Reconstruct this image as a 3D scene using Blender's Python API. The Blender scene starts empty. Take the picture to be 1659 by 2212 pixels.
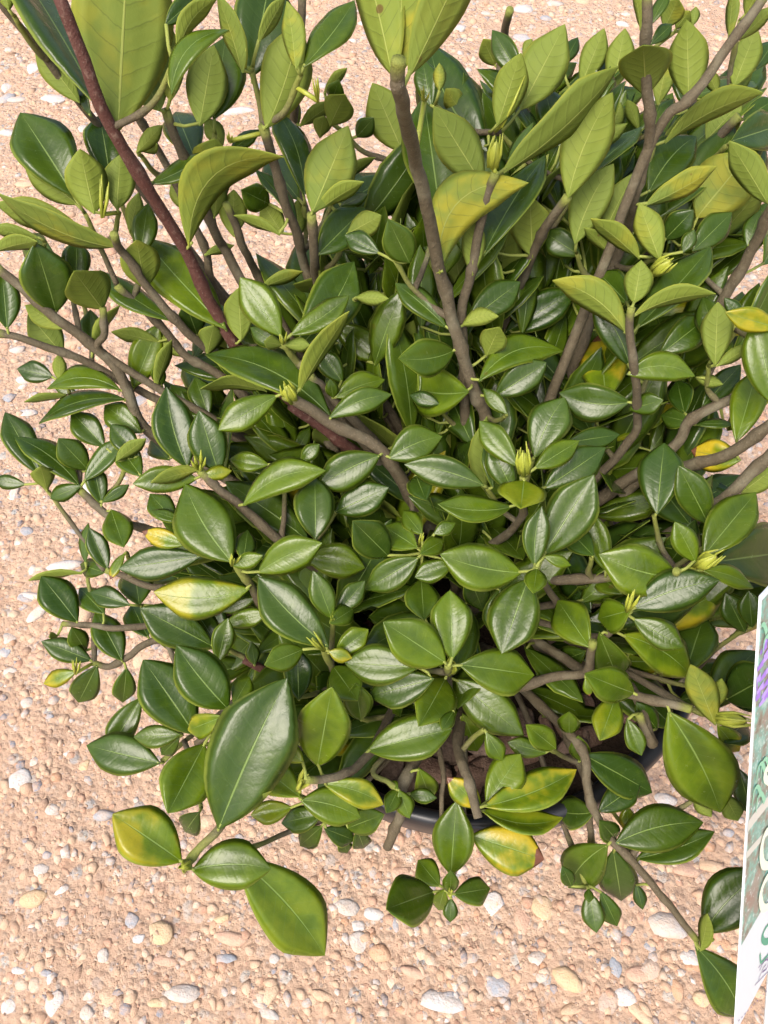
import bpy, bmesh, math, random
import numpy as np
from mathutils import Vector, Matrix, noise as mnoise

# ------------------------------------------------------------------ camera
SC = bpy.context.scene
COL = SC.collection
PITCH = math.radians(59.0)
CAMZ = 0.70
FPX = 1664.0                       # focal length in traced-photo pixels (photo traced at 1659 x 2212)
CX, CY = 829.5, 1106.0
cam_d = bpy.data.cameras.new('camera'); cam = bpy.data.objects.new('camera', cam_d); COL.objects.link(cam)
cam.location = (0, 0, CAMZ); cam.rotation_euler = (math.pi/2 - PITCH, 0, 0)
cam_d.sensor_fit = 'HORIZONTAL'; cam_d.sensor_width = 36.0; cam_d.lens = 36.0*FPX/1659.0
cam_d.clip_start = 0.01; cam_d.clip_end = 200.0
SC.camera = cam
# ------------------------------------------------------------------ world, sun, exposure
SUN_EL, SUN_AZ = math.radians(58), math.radians(215)     # azimuth: compass style, from +Y towards +X
world = bpy.data.worlds.new('World'); SC.world = world; world.use_nodes = True
wn = world.node_tree; bg = wn.nodes['Background']
sky = wn.nodes.new('ShaderNodeTexSky'); sky.sky_type = 'NISHITA'; sky.sun_disc = False
sky.sun_elevation = SUN_EL; sky.sun_rotation = SUN_AZ
sky.air_density = 1.0; sky.dust_density = 6.0; sky.ozone_density = 1.0
wn.links.new(sky.outputs[0], bg.inputs[0]); bg.inputs[1].default_value = 0.15
sun_d = bpy.data.lights.new('sun', 'SUN'); sun_d.energy = 1.4; sun_d.angle = math.radians(32); sun_d.color = (1.0, 0.95, 0.88)
sun = bpy.data.objects.new('sun', sun_d); COL.objects.link(sun)
sdir = Vector((math.sin(SUN_AZ)*math.cos(SUN_EL), math.cos(SUN_AZ)*math.cos(SUN_EL), math.sin(SUN_EL)))
sun.rotation_euler = sdir.to_track_quat('Z', 'Y').to_euler(); sun.location = (0, 0, 3)
SC.view_settings.view_transform = 'Standard'; SC.view_settings.look = 'None'
SC.view_settings.exposure = 0.98; SC.view_settings.gamma = 1.0
try: SC.view_settings.use_curve_mapping = False
except Exception: pass
SC.render.engine = 'CYCLES'; SC.cycles.use_denoising = True; SC.cycles.max_bounces = 8

rnd = random.Random(11)
FW = Vector((0, math.cos(PITCH), -math.sin(PITCH))); UP = Vector((0, math.sin(PITCH), math.cos(PITCH))); RT = Vector((1, 0, 0))
CAMP = Vector((0, 0, CAMZ))
def unp(u, v, d):                  # photo pixel + depth along the view axis -> point
    return CAMP + FW*d + RT*((u-CX)/FPX*d) - UP*((v-CY)/FPX*d)
def proj(p):
    q = p - CAMP; d = q.dot(FW)
    return CX + q.dot(RT)/d*FPX, CY - q.dot(UP)/d*FPX, d
def on_plane(u, v, z):             # photo pixel -> point on a level plane
    r = FW + RT*((u-CX)/FPX) - UP*((v-CY)/FPX)
    return CAMP + r*((z-CAMZ)/r.z)

# ------------------------------------------------------------------ helpers
def link(o, parent=None):
    COL.objects.link(o)
    if parent is not None: o.parent = parent
    return o
def mesh_obj(name, verts, faces, mats, parent=None, smooth=True, mi=None, uv=None, col=None):
    me = bpy.data.meshes.new(name); me.from_pydata([tuple(v) for v in verts], [], faces)
    for m in mats: me.materials.append(m)
    if smooth: me.polygons.foreach_set('use_smooth', [True]*len(me.polygons))
    if mi is not None: me.polygons.foreach_set('material_index', mi)
    if uv is not None:
        L = me.uv_layers.new(name='UVMap'); li = np.empty(len(me.loops), dtype=np.int32)
        me.loops.foreach_get('vertex_index', li)
        L.data.foreach_set('uv', np.asarray(uv, dtype=np.float32)[li].ravel())
    if col is not None:
        a = me.attributes.new('tint', 'FLOAT_COLOR', 'POINT')
        a.data.foreach_set('color', np.asarray(col, dtype=np.float32).ravel())
    me.update()
    return link(bpy.data.objects.new(name, me), parent)
def tag(o, label=None, cat=None, kind=None, group=None):
    if label: o['label'] = label
    if cat: o['category'] = cat
    if kind: o['kind'] = kind
    if group: o['group'] = group
    return o
def empty(name, loc):
    o = bpy.data.objects.new(name, None); o.location = loc; o.empty_display_size = 0.05
    return link(o)

class NT:                          # tiny node-graph helper
    def __init__(s, name):
        s.m = bpy.data.materials.new(name); s.m.use_nodes = True; s.t = s.m.node_tree
        s.b = s.t.nodes['Principled BSDF']; s.o = s.t.nodes['Material Output']
    def n(s, typ, **kw):
        x = s.t.nodes.new(typ)
        for k, v in kw.items(): setattr(x, k, v)
        return x
    def put(s, sock, val):
        if isinstance(val, bpy.types.NodeSocket): s.t.links.new(val, sock)
        elif val is not None: sock.default_value = val
    def math(s, op, a, b=None, c=None, clamp=False):
        x = s.n('ShaderNodeMath', operation=op, use_clamp=clamp)
        s.put(x.inputs[0], a); s.put(x.inputs[1], b); s.put(x.inputs[2], c); return x.outputs[0]
    def mix(s, f, a, b, blend='MIX'):
        x = s.n('ShaderNodeMix', data_type='RGBA', blend_type=blend)
        s.put(x.inputs[0], f)
        s.put(x.inputs[6], a if isinstance(a, bpy.types.NodeSocket) else (*a, 1) if len(a) == 3 else a)
        s.put(x.inputs[7], b if isinstance(b, bpy.types.NodeSocket) else (*b, 1) if len(b) == 3 else b)
        return x.outputs[2]
    def step(s, x, lo, hi):        # smoothstep lo..hi (hi may be < lo)
        m = s.n('ShaderNodeMapRange', interpolation_type='SMOOTHSTEP'); s.put(m.inputs[0], x)
        if lo < hi: m.inputs[1].default_value, m.inputs[2].default_value, m.inputs[3].default_value, m.inputs[4].default_value = lo, hi, 0, 1
        else: m.inputs[1].default_value, m.inputs[2].default_value, m.inputs[3].default_value, m.inputs[4].default_value = hi, lo, 1, 0
        return m.outputs[0]
    def noise(s, vec, scale, detail=3, rough=0.55, out='Fac'):
        x = s.n('ShaderNodeTexNoise'); s.put(x.inputs['Vector'], vec)
        x.inputs['Scale'].default_value = scale; x.inputs['Detail'].default_value = detail; x.inputs['Roughness'].default_value = rough
        return x.outputs[out]
    def voro(s, vec, scale, feature='F1', out='Distance'):
        x = s.n('ShaderNodeTexVoronoi', feature=feature); s.put(x.inputs['Vector'], vec); x.inputs['Scale'].default_value = scale
        return x.outputs[out]
    def ramp(s, f, stops):
        x = s.n('ShaderNodeValToRGB'); s.put(x.inputs[0], f); e = x.color_ramp.elements
        e[0].position, e[0].color = stops[0][0], (*stops[0][1], 1); e[1].position, e[1].color = stops[-1][0], (*stops[-1][1], 1)
        for p, c in stops[1:-1]:
            k = e.new(p); k.color = (*c, 1)
        return x.outputs[0]
    def bump(s, h, strength, dist, normal=None):
        x = s.n('ShaderNodeBump'); s.put(x.inputs['Height'], h); x.inputs['Strength'].default_value = strength
        x.inputs['Distance'].default_value = dist
        if normal is not None: s.put(x.inputs['Normal'], normal)
        return x.outputs[0]
    def set(s, **kw):
        for k, v in kw.items():
            i = s.b.inputs[k]
            s.put(i, (*v, 1) if isinstance(v, tuple) and len(v) == 3 and i.type == 'RGBA' else v)
    def pos(s): return s.n('ShaderNodeNewGeometry').outputs['Position']

# ------------------------------------------------------------------ materials
def leaf_mat(under):
    g = NT('leaf_underside' if under else 'leaf_upper')
    uvn = g.n('ShaderNodeUVMap', uv_map='UVMap'); sp = g.n('ShaderNodeSeparateXYZ'); g.put(sp.inputs[0], uvn.outputs[0])
    u = g.math('ABSOLUTE', g.math('SUBTRACT', g.math('MULTIPLY', sp.outputs[0], 2.0), 1.0)); v = sp.outputs[1]
    at = g.n('ShaderNodeAttribute', attribute_name='tint'); sc = g.n('ShaderNodeSeparateColor'); g.put(sc.inputs[0], at.outputs['Color'])
    yel, rn, pale = sc.outputs[0], sc.outputs[1], sc.outputs[2]
    P = g.pos()
    n1 = g.noise(P, 55, 3); n2 = g.noise(P, 240, 3); n3 = g.noise(P, 1100, 2)
    # side veins: arcs leaving the midrib towards the tip
    ph = g.math('MULTIPLY', g.math('SUBTRACT', v, g.math('MULTIPLY', g.math('POWER', u, 1.25), 0.17)), 8.5)
    ph = g.math('ADD', ph, g.math('MULTIPLY', n2, 0.25))
    fr = g.math('ABSOLUTE', g.math('SUBTRACT', g.math('FRACT', ph), 0.5))           # 0 at the vein
    fade = g.math('MULTIPLY', g.step(u, 0.98, 0.55), g.math('MULTIPLY', g.step(v, 0.06, 0.15), g.step(v, 0.97, 0.85)))
    vein = g.math('MULTIPLY', g.step(fr, 0.055, 0.012), fade)
    rib = g.step(g.math('DIVIDE', u, g.math('SUBTRACT', 1.12, v)), 0.055, 0.022)      # pale midrib, narrowing to the tip
    edge = g.step(u, 0.87, 0.97)
    if not under:
        base = g.mix(n1, (0.012, 0.035, 0.0025), (0.042, 0.086, 0.004))
        base = g.mix(g.math('MULTIPLY', rn, 0.75), base, (0.011, 0.030, 0.004))
        n4 = g.noise(P, 130, 5, 0.7)
        base = g.mix(g.math('MULTIPLY', g.step(n4, 0.52, 0.74), 0.45), base, (0.075, 0.125, 0.006))
        base = g.mix(pale, base, (0.050, 0.090, 0.020))
        fresh_green = g.mix(n2, (0.085, 0.150, 0.005), (0.150, 0.205, 0.008))  # yellow-green of young leaves, mixed in by the yellowing value
        f1 = g.math('MULTIPLY', g.math('MULTIPLY', yel, 1.45), g.math('MULTIPLY_ADD', g.step(g.math('ADD', g.math('MULTIPLY', n1, 1.5), g.math('MULTIPLY', u, 0.30)), 0.50, 1.05), 0.6, 0.4), clamp=True)
        base = g.mix(f1, base, fresh_green)
        yf = g.math('MULTIPLY', g.step(yel, 0.50, 1.0), g.step(g.math('ADD', g.math('ADD', n1, g.math('MULTIPLY', u, 0.16)), g.math('MULTIPLY', v, 0.22)), 0.62, 0.84))
        base = g.mix(yf, base, g.mix(n2, (0.36, 0.28, 0.012), (0.50, 0.36, 0.02)))
        base = g.mix(g.math('MULTIPLY', vein, 0.10), base, (0.12, 0.20, 0.06))
        base = g.mix(g.math('MULTIPLY', edge, 0.8), base, (0.24, 0.30, 0.04))
        base = g.mix(g.math('MULTIPLY', rib, 0.75), base, (0.17, 0.25, 0.055))
    else:
        base = g.mix(n1, (0.135, 0.185, 0.022), (0.215, 0.260, 0.042))
        base = g.mix(g.math('MULTIPLY', rn, 0.5), base, (0.10, 0.15, 0.03))
        base = g.mix(g.math('MULTIPLY', g.step(yel, 0.3, 1.0), g.step(n1, 0.45, 0.66)), base, (0.36, 0.31, 0.02))
        base = g.mix(g.math('MULTIPLY', vein, 0.45), base, (0.070, 0.090, 0.018))
        base = g.mix(g.math('MULTIPLY', edge, 0.6), base, (0.30, 0.32, 0.04))
        base = g.mix(g.math('MULTIPLY', rib, 0.8), base, (0.30, 0.34, 0.08))
    # brown, dead tip on the yellowest leaves; small scattered spots
    dead = g.math('MULTIPLY', g.step(yel, 0.82, 0.86), g.step(g.math('ADD', v, g.math('MULTIPLY', n2, 0.12)), 0.93, 0.95))
    base = g.mix(dead, base, (0.14, 0.055, 0.03))
    spot = g.math('MULTIPLY', g.step(g.voro(P, 75), 0.115, 0.085), g.step(g.voro(P, 75, out='Color'), 0.72, 0.74))
    base = g.mix(g.math('MULTIPLY', spot, g.math('MULTIPLY', g.step(yel, 0.25, 0.5), 0.8)), base, (0.10, 0.05, 0.015))
    rough = g.math('ADD', g.math('MULTIPLY', n2, 0.24), 0.11 if not under else 0.50)
    h = g.math('ADD', g.math('MULTIPLY', n3, 0.10), g.math('MULTIPLY', n2, 0.45))
    h = g.math('ADD', h, g.math('MULTIPLY', g.step(fr, 0.22, 0.0), g.math('MULTIPLY', fade, -0.06 if not under else 0.20)))
    h = g.math('ADD', h, g.math('MULTIPLY', rib, -0.5 if not under else 0.9))
    nb = g.bump(h, 0.45, 0.0009)
    g.set(**{'Base Color': base, 'Roughness': rough, 'Normal': nb})
    g.b.inputs['Specular IOR Level'].default_value = 0.36 if not under else 0.18
    tr = g.n('ShaderNodeBsdfTranslucent'); g.put(tr.inputs[0], g.mix(0.5, base, (0.24, 0.34, 0.02))); g.put(tr.inputs['Normal'], nb)
    ms = g.n('ShaderNodeMixShader'); ms.inputs[0].default_value = 0.20
    g.t.links.new(g.b.outputs[0], ms.inputs[1]); g.t.links.new(tr.outputs[0], ms.inputs[2]); g.t.links.new(ms.outputs[0], g.o.inputs[0])
    return g.m
M_TOP, M_UND = leaf_mat(False), leaf_mat(True)

def bark_mat():
    g = NT('bark'); P = g.pos()
    at = g.n('ShaderNodeAttribute', attribute_name='tint'); sc = g.n('ShaderNodeSeparateColor'); g.put(sc.inputs[0], at.outputs['Color'])
    young, red = sc.outputs[0], sc.outputs[1]
    n1 = g.noise(P, 260, 4, 0.65); n2 = g.noise(P, 1300, 3, 0.6); n0 = g.noise(P, 60, 2)
    c = g.mix(n1, (0.045, 0.034, 0.019), (0.125, 0.102, 0.060))
    c = g.mix(g.step(n0, 0.5, 0.75), c, (0.14, 0.125, 0.080))
    c = g.mix(g.math('MULTIPLY', red, 0.85), c, g.mix(g.step(n1, 0.54, 0.72), (0.070, 0.020, 0.016), (0.15, 0.085, 0.065)))
    c = g.mix(g.math('MULTIPLY', g.step(n2, 0.60, 0.70), 0.4), c, (0.24, 0.20, 0.15))
    c = g.mix(g.step(g.math('ADD', young, g.math('MULTIPLY', n1, 0.3)), 0.55, 1.1), c, (0.16, 0.18, 0.035))
    g.set(**{'Base Color': c, 'Roughness': 0.72, 'Normal': g.bump(g.math('ADD', n1, g.math('MULTIPLY', n2, 0.4)), 0.8, 0.0012)})
    g.b.inputs['Specular IOR Level'].default_value = 0.3
    return g.m
M_BARK = bark_mat()
def simple(name, c1, c2, scale, rough, bump=0.3, dist=0.001, spec=0.4):
    g = NT(name); P = g.pos(); n = g.noise(P, scale, 4, 0.6)
    g.set(**{'Base Color': g.mix(n, c1, c2), 'Roughness': rough, 'Normal': g.bump(n, bump, dist)})
    g.b.inputs['Specular IOR Level'].default_value = spec
    return g.m
M_BUD = simple('bud_green', (0.19, 0.24, 0.022), (0.36, 0.37, 0.05), 320, 0.42)
M_CUT = simple('cut_wood', (0.30, 0.22, 0.13), (0.50, 0.42, 0.30), 700, 0.8)
M_POT = simple('black_plastic', (0.010, 0.011, 0.013), (0.020, 0.022, 0.026), 90, 0.36, 0.15, 0.0006, 0.5)
M_SOIL = simple('potting_mix', (0.010, 0.007, 0.005), (0.045, 0.030, 0.020), 190, 0.95, 1.0, 0.004, 0.1)
def objcol_mat(name, scale, rough, var, bump, dist):
    g = NT(name); oi = g.n('ShaderNodeObjectInfo'); tc = g.n('ShaderNodeTexCoord')
    vec = g.n('ShaderNodeVectorMath', operation='ADD'); g.put(vec.inputs[0], g.pos()); 
    n = g.noise(vec.outputs[0], scale, 5, 0.65); n2 = g.noise(vec.outputs[0], scale*5, 3, 0.6)
    c = g.mix(g.math('MULTIPLY', g.step(n, 0.35, 0.7), var), oi.outputs['Color'], (0.53, 0.375, 0.265))
    c = g.mix(g.math('MULTIPLY', g.step(n2, 0.55, 0.75), var*0.7), c, (0.16, 0.11, 0.08))
    g.set(**{'Base Color': c, 'Roughness': rough, 'Normal': g.bump(g.math('ADD', n, g.math('MULTIPLY', n2, 0.5)), bump, dist)})
    g.b.inputs['Specular IOR Level'].default_value = 0.25
    return g.m
M_STONE = objcol_mat('stone', 110, 0.85, 0.55, 0.8, 0.002)
M_CHIP = objcol_mat('bark_chip', 150, 0.9, 0.15, 0.9, 0.002)
def gravel_mat():
    g = NT('gravel'); P = g.pos(); at = g.n('ShaderNodeAttribute', attribute_name='tint')
    n = g.noise(P, 330, 4, 0.65); n2 = g.noise(P, 1500, 2)
    c = g.mix(g.math('MULTIPLY', g.step(n, 0.3, 0.65), 0.75), at.outputs['Color'], (0.51, 0.35, 0.245))
    g.set(**{'Base Color': c, 'Roughness': 0.9, 'Normal': g.bump(g.math('ADD', n, n2), 0.7, 0.0012)})
    g.b.inputs['Specular IOR Level'].default_value = 0.2
    return g.m
M_GRAVEL = gravel_mat()
def ground_mat():
    g = NT('packed_sandy_gravel'); P = g.pos()
    nA = g.noise(P, 5, 4, 0.6); nB = g.noise(P, 45, 5, 0.7); nC = g.noise(P, 260, 6, 0.75)
    v1 = g.n('ShaderNodeTexVoronoi'); g.put(v1.inputs['Vector'], P); v1.inputs['Scale'].default_value = 95
    v2 = g.n('ShaderNodeTexVoronoi'); g.put(v2.inputs['Vector'], P); v2.inputs['Scale'].default_value = 230
    s1 = g.n('ShaderNodeSeparateColor'); g.put(s1.inputs[0], v1.outputs['Color'])
    s2 = g.n('ShaderNodeSeparateColor'); g.put(s2.inputs[0], v2.outputs['Color'])
    c = g.mix(nB, (0.46, 0.300, 0.203), (0.60, 0.43, 0.31))
    peb = g.ramp(s1.outputs[0], [(0, (0.44, 0.27, 0.18)), (0.35, (0.55, 0.40, 0.29)), (0.6, (0.50, 0.32, 0.23)), (0.8, (0.50, 0.47, 0.42)), (0.9, (0.34, 0.34, 0.34)), (1, (0.62, 0.58, 0.52))])
    c = g.mix(g.math('MULTIPLY', g.step(v1.outputs['Distance'], 0.55, 0.35), g.step(s1.outputs[1], 0.35, 0.6)), c, peb)
    grit = g.ramp(s2.outputs[0], [(0, (0.30, 0.19, 0.13)), (0.4, (0.52, 0.36, 0.25)), (0.75, (0.60, 0.46, 0.34)), (0.9, (0.28, 0.27, 0.27)), (1, (0.62, 0.56, 0.50))])
    c = g.mix(g.math('MULTIPLY', g.step(v2.outputs['Distance'], 0.6, 0.3), 0.6), c, grit)
    c = g.mix(g.math('MULTIPLY', g.step(nC, 0.56, 0.76), 0.55), c, (0.24, 0.14, 0.085))
    c = g.mix(g.math('MULTIPLY', g.step(nA, 0.4, 0.7), 0.35), c, (0.46, 0.295, 0.195))
    h = g.math('ADD', g.math('MULTIPLY', g.step(v1.outputs['Distance'], 0.75, 0.1), 1.2), g.math('ADD', g.math('MULTIPLY', g.step(v2.outputs['Distance'], 0.8, 0.1), 0.6), g.math('MULTIPLY', nC, 0.8)))
    g.set(**{'Base Color': c, 'Roughness': 0.92, 'Normal': g.bump(g.math('ADD', h, g.math('ADD', nB, nC)), 0.85, 0.0028)})
    g.b.inputs['Specular IOR Level'].default_value = 0.2
    return g.m
M_GROUND = ground_mat()

# ------------------------------------------------------------------ ground
def gz(x, y):
    return 0.006*mnoise.noise(Vector((x*6, y*6, 1.3))) + 0.0035*mnoise.noise(Vector((x*28, y*28, 4.1))) + 0.0016*mnoise.noise(Vector((x*95, y*95, 7.7)))
def axis(lo, hi, n, far):
    a = [lo + (hi-lo)*i/n for i in range(n+1)]
    pre = [lo - far, lo - far*0.3, lo - far*0.08, lo - far*0.02]; post = [hi + far*0.02, hi + far*0.08, hi + far*0.3, hi + far]
    return pre + a + post
xs = axis(-1.1, 1.1, 240, 40); ys = axis(-0.35, 2.0, 260, 40)
gv = [(x, y, gz(x, y)) for y in ys for x in xs]; nx = len(xs)
gf = [(j*nx+i, j*nx+i+1, (j+1)*nx+i+1, (j+1)*nx+i) for j in range(len(ys)-1) for i in range(nx-1)]
ground = tag(mesh_obj('ground', gv, gf, [M_GROUND]), 'packed tan sandy gravel ground strewn with pebbles', 'ground', 'structure')

def rock_mesh(name, seed, flat=0.55, mats=(M_STONE,)):
    r = random.Random(seed); bm = bmesh.new(); bmesh.ops.create_icosphere(bm, subdivisions=2, radius=0.5)
    sx, sy = r.uniform(0.8, 1.2), r.uniform(0.6, 0.95)
    cuts = [(Vector((r.gauss(0, 1), r.gauss(0, 1), r.gauss(0.2, 0.6))).normalized(), r.uniform(0.26, 0.42)) for _ in range(6)]
    for v in bm.verts:
        p = v.co.copy()
        for n, d in cuts:
            e = p.dot(n) - d
            if e > 0: p -= n*e*0.9
        p *= 1 + r.uniform(-0.05, 0.05)
        v.co = (p.x*sx*1.15, p.y*sy*1.15, p.z*flat)
    me = bpy.data.meshes.new(name); bm.to_mesh(me); bm.free()
    for m in mats: me.materials.append(m)
    me.polygons.foreach_set('use_smooth', [True]*len(me.polygons))
    return me
ROCKS = [rock_mesh('stone', 100+i, 0.45+0.04*(i % 5)) for i in range(12)]
STONE_COLS = [(0.46, 0.44, 0.42), (0.26, 0.28, 0.31), (0.44, 0.29, 0.19), (0.50, 0.36, 0.24), (0.43, 0.25, 0.17), (0.52, 0.48, 0.43), (0.40, 0.31, 0.25), (0.50, 0.36, 0.21), (0.33, 0.34, 0.36)]
def put_stone(x, y, s, col, rz, stretch=1.0, up=-0.05, k=None):
    o = bpy.data.objects.new('stone', ROCKS[(k if k is not None else rnd.randrange(12)) % 12])
    o.location = (x, y, gz(x, y) + s*up*0.5); o.scale = (s, s*stretch, s*0.7); o.rotation_euler = (rnd.uniform(-.15, .15), rnd.uniform(-.15, .15), rz)
    o.color = (*col, 1); link(o, ground)
POTC = Vector((0.0537, 0.2165, 0.0))
W_, GR, OR, TN, PK, YL, PG = (0.47, 0.46, 0.45), (0.27, 0.29, 0.32), (0.46, 0.27, 0.16), (0.46, 0.32, 0.21), (0.45, 0.29, 0.21), (0.50, 0.37, 0.22), (0.43, 0.40, 0.37)
TRACED = """45 1693 50 60 W_|118 1750 32 38 PG|222 1760 60 40 GR|93 1878 30 45 PG|105 1848 22 26 GR|285 1990 32 58 GR|300 2026 28 32 W_|222 2065 34 40 PG|42 2096 24 24 W_
105 2102 20 24 GR|117 2170 42 62 W_|20 2175 30 48 W_|190 2190 34 50 PG|232 2150 46 40 TN|345 2165 40 30 YL|395 2150 75 60 PG|485 2070 45 35 GR|340 2015 60 50 YL|505 2025 70 50 PK
355 2075 50 40 PK|748 1963 54 54 PG|770 2000 34 26 W_|812 1975 50 44 W_|772 2038 46 54 PG|820 2060 60 50 OR|595 2072 24 34 PG|700 2150 50 40 TN|582 2190 40 36 PG|480 1985 40 28 YL
962 2164 78 74 W_|1077 2132 40 74 GR|1160 2070 46 34 PG|1172 2110 30 36 PG|1064 1955 50 60 W_|1175 1962 44 56 YL|1130 1990 40 70 PK|1328 2090 22 66 GR|1385 2100 60 60 PK|1440 2000 110 70 PG
1490 2070 60 44 W_|1460 2140 30 62 OR|1350 2155 40 60 W_|1515 2160 44 44 YL|1560 2040 50 44 OR|1405 2045 20 30 GR|1435 1730 54 40 W_|1490 1880 60 50 PK|1575 1800 28 24 GR|1540 1870 46 40 TN
1310 1990 36 30 TN|1000 2000 30 30 PK|900 2100 60 40 PK|1240 2180 50 40 TN|870 1890 50 60 PK|20 1380 34 26 PG|70 1290 44 24 W_|140 1225 70 36 W_|60 1150 26 20 GR|150 1310 26 24 OR|22 1450 24 24 PG
120 1240 18 22 GR|110 1550 16 18 GR|60 1520 40 30 PG|170 1500 40 30 TN|260 1790 30 26 OR|80 1420 30 24 PK|165 1150 30 16 GR|78 60 60 24 W_|110 130 50 24 W_|82 65 40 20 W_|150 160 46 30 W_
75 150 36 22 W_|40 215 34 20 PG|20 290 40 22 W_|180 280 30 22 PG|15 190 26 20 W_|115 215 60 24 W_|305 360 60 24 W_|380 130 44 22 PG|520 240 60 20 W_|745 120 26 16 PK|790 50 30 16 W_
1135 20 40 18 W_|1200 10 36 14 PG|990 60 40 24 W_|1345 52 40 12 W_|1050 25 30 14 PG|1180 40 30 14 GR|640 640 60 30 W_|60 820 50 24 W_|40 760 40 22 PG|60 890 34 26 W_|20 860 22 20 GR|90 1000 40 24 W_"""
for it in TRACED.replace('\n', '|').split('|'):
    u, v, w, h, c = it.split(); u, v, w, h = map(float, (u, v, w, h))
    p = on_plane(u, v, 0); q = on_plane(u+w/2, v, 0); r_ = on_plane(u, v+h/2, 0)
    sx = (q-p).length*2; sy = (r_-p).length*2
    put_stone(p.x, p.y, sx*1.05, globals()[c], rnd.uniform(-.3, .3), min(2.2, sy/sx))
n_st = 0
while n_st < 195:
    y = -0.12 + 1.6*rnd.random()**1.3; x = rnd.uniform(-1, 1)*(0.36+0.42*max(0, y))
    if (x-POTC.x)**2 + (y-POTC.y)**2 < 0.15**2: continue
    put_stone(x, y, rnd.uniform(0.009, 0.024)*(1 + 0.4*max(0, y)), rnd.choice(STONE_COLS), rnd.uniform(0, 6.28), rnd.uniform(0.6, 1.0)); n_st += 1
# loose grit between the pebbles: uncountable
def gravel():
    rs = np.random.RandomState(5); N = 52000
    bm = bmesh.new(); bmesh.ops.create_icosphere(bm, subdivisions=1, radius=0.5)
    bm.free()
    t = (1+5**0.5)/2
    iv = np.array([(-1,t,0),(1,t,0),(-1,-t,0),(1,-t,0),(0,-1,t),(0,1,t),(0,-1,-t),(0,1,-t),(t,0,-1),(t,0,1),(-t,0,-1),(-t,0,1)], float); iv /= np.linalg.norm(iv[0])*2
    ifc = np.array([(0,11,5),(0,5,1),(0,1,7),(0,7,10),(0,10,11),(1,5,9),(5,11,4),(11,10,2),(10,7,6),(7,1,8),(3,9,4),(3,4,2),(3,2,6),(3,6,8),(3,8,9),(4,9,5),(2,4,11),(6,2,10),(8,6,7),(9,8,1)])
    y = -0.16 + 1.75*rs.rand(N)**1.15; x = rs.uniform(-1, 1, N)*(0.38+0.42*np.clip(y, 0, None))
    s = (0.0018 + 0.0105*rs.rand(N)**3.6)*(1+0.35*np.clip(y, 0, None))
    pal = np.array([(0.52,0.37,0.25),(0.46,0.30,0.20),(0.56,0.42,0.30),(0.44,0.25,0.17),(0.57,0.46,0.36),(0.42,0.41,0.41),(0.20,0.22,0.26),(0.58,0.55,0.52),(0.46,0.25,0.14),(0.25,0.16,0.11)])
    ci = rs.choice(len(pal), N, p=[.20,.18,.14,.13,.09,.08,.07,.03,.03,.05])
    V = np.empty((N, 12, 3)); F = np.empty((N, 20, 3), int); C = np.ones((N, 12, 4))
    ang = rs.uniform(0, 6.28, N); ca, sa = np.cos(ang), np.sin(ang)
    j = iv[None]*(1+rs.uniform(-.36, .36, (N, 12, 1)))*np.stack([np.ones(N), rs.uniform(.6, 1, N), rs.uniform(.4, .75, N)], 1)[:, None]*s[:, None, None]
    V[:, :, 0] = j[:, :, 0]*ca[:, None]-j[:, :, 1]*sa[:, None]+x[:, None]; V[:, :, 1] = j[:, :, 0]*sa[:, None]+j[:, :, 1]*ca[:, None]+y[:, None]
    z0 = np.array([gz(a, b) for a, b in zip(x, y)]); V[:, :, 2] = j[:, :, 2]+z0[:, None]-s[:, None]*0.10
    F[:] = ifc[None]+(np.arange(N)*12)[:, None, None]; C[:, :, :3] = (pal[ci]*rs.uniform(.85, 1.12, (N, 1)))[:, None]
    me = bpy.data.meshes.new('loose_gravel'); me.vertices.add(N*12); me.vertices.foreach_set('co', V.ravel())
    me.loops.add(N*60); me.loops.foreach_set('vertex_index', F.ravel().astype(np.int32))
    me.polygons.add(N*20); me.polygons.foreach_set('loop_start', np.arange(0, N*60, 3, dtype=np.int32)); me.polygons.foreach_set('loop_total', np.full(N*20, 3, dtype=np.int32))
    a = me.attributes.new('tint', 'FLOAT_COLOR', 'POINT'); a.data.foreach_set('color', C.ravel())
    me.materials.append(M_GRAVEL); me.update(calc_edges=True)
    return link(bpy.data.objects.new('loose_gravel', me))
tag(gravel(), 'fine loose grit and small gravel scattered over the ground', 'gravel', 'stuff')

# ------------------------------------------------------------------ pot
POT_R, POT_H, SOIL_Z = 0.150, 0.262, 0.235
def lathe(name, prof, mat, parent, n=96, rib=None):
    vs, fs = [], []; m = len(prof)
    for i in range(n):
        a = 2*math.pi*i/n
        for (r, z) in prof:
            rr = r + (rib(a, z) if rib else 0); vs.append((rr*math.cos(a), rr*math.sin(a), z))
    for i in range(n):
        for j in range(m-1):
            a, b = i*m+j, ((i+1) % n)*m+j; fs.append((a, b, b+1, a+1))
    return mesh_obj(name, vs, fs, [mat], parent)
pot = tag(empty('nursery_pot', (POTC.x, POTC.y, 0)), 'round black plastic nursery pot holding the leafy shrub', 'pot')
lathe('wall', [(0.0, 0.006), (0.098, 0.006), (0.101, 0.0), (0.104, 0.004), (0.117, 0.08), (0.135, 0.19), (0.1405, 0.225), (0.1445, 0.2455), (0.1405, 0.2455), (0.133, 0.20), (0.114, 0.08), (0.100, 0.012), (0.0, 0.012)], M_POT, pot)
lathe('rim', [(0.1400, 0.240), (0.1470, 0.236), (0.1505, 0.2365), (0.1520, 0.240), (0.1515, 0.2560), (0.1500, 0.2605), (0.1475, 0.2622), (0.1440, 0.2610), (0.1418, 0.2570), (0.1400, 0.240)], M_POT, pot)
sv = [(0, 0, SOIL_Z+0.004)]; sf = []
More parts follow.
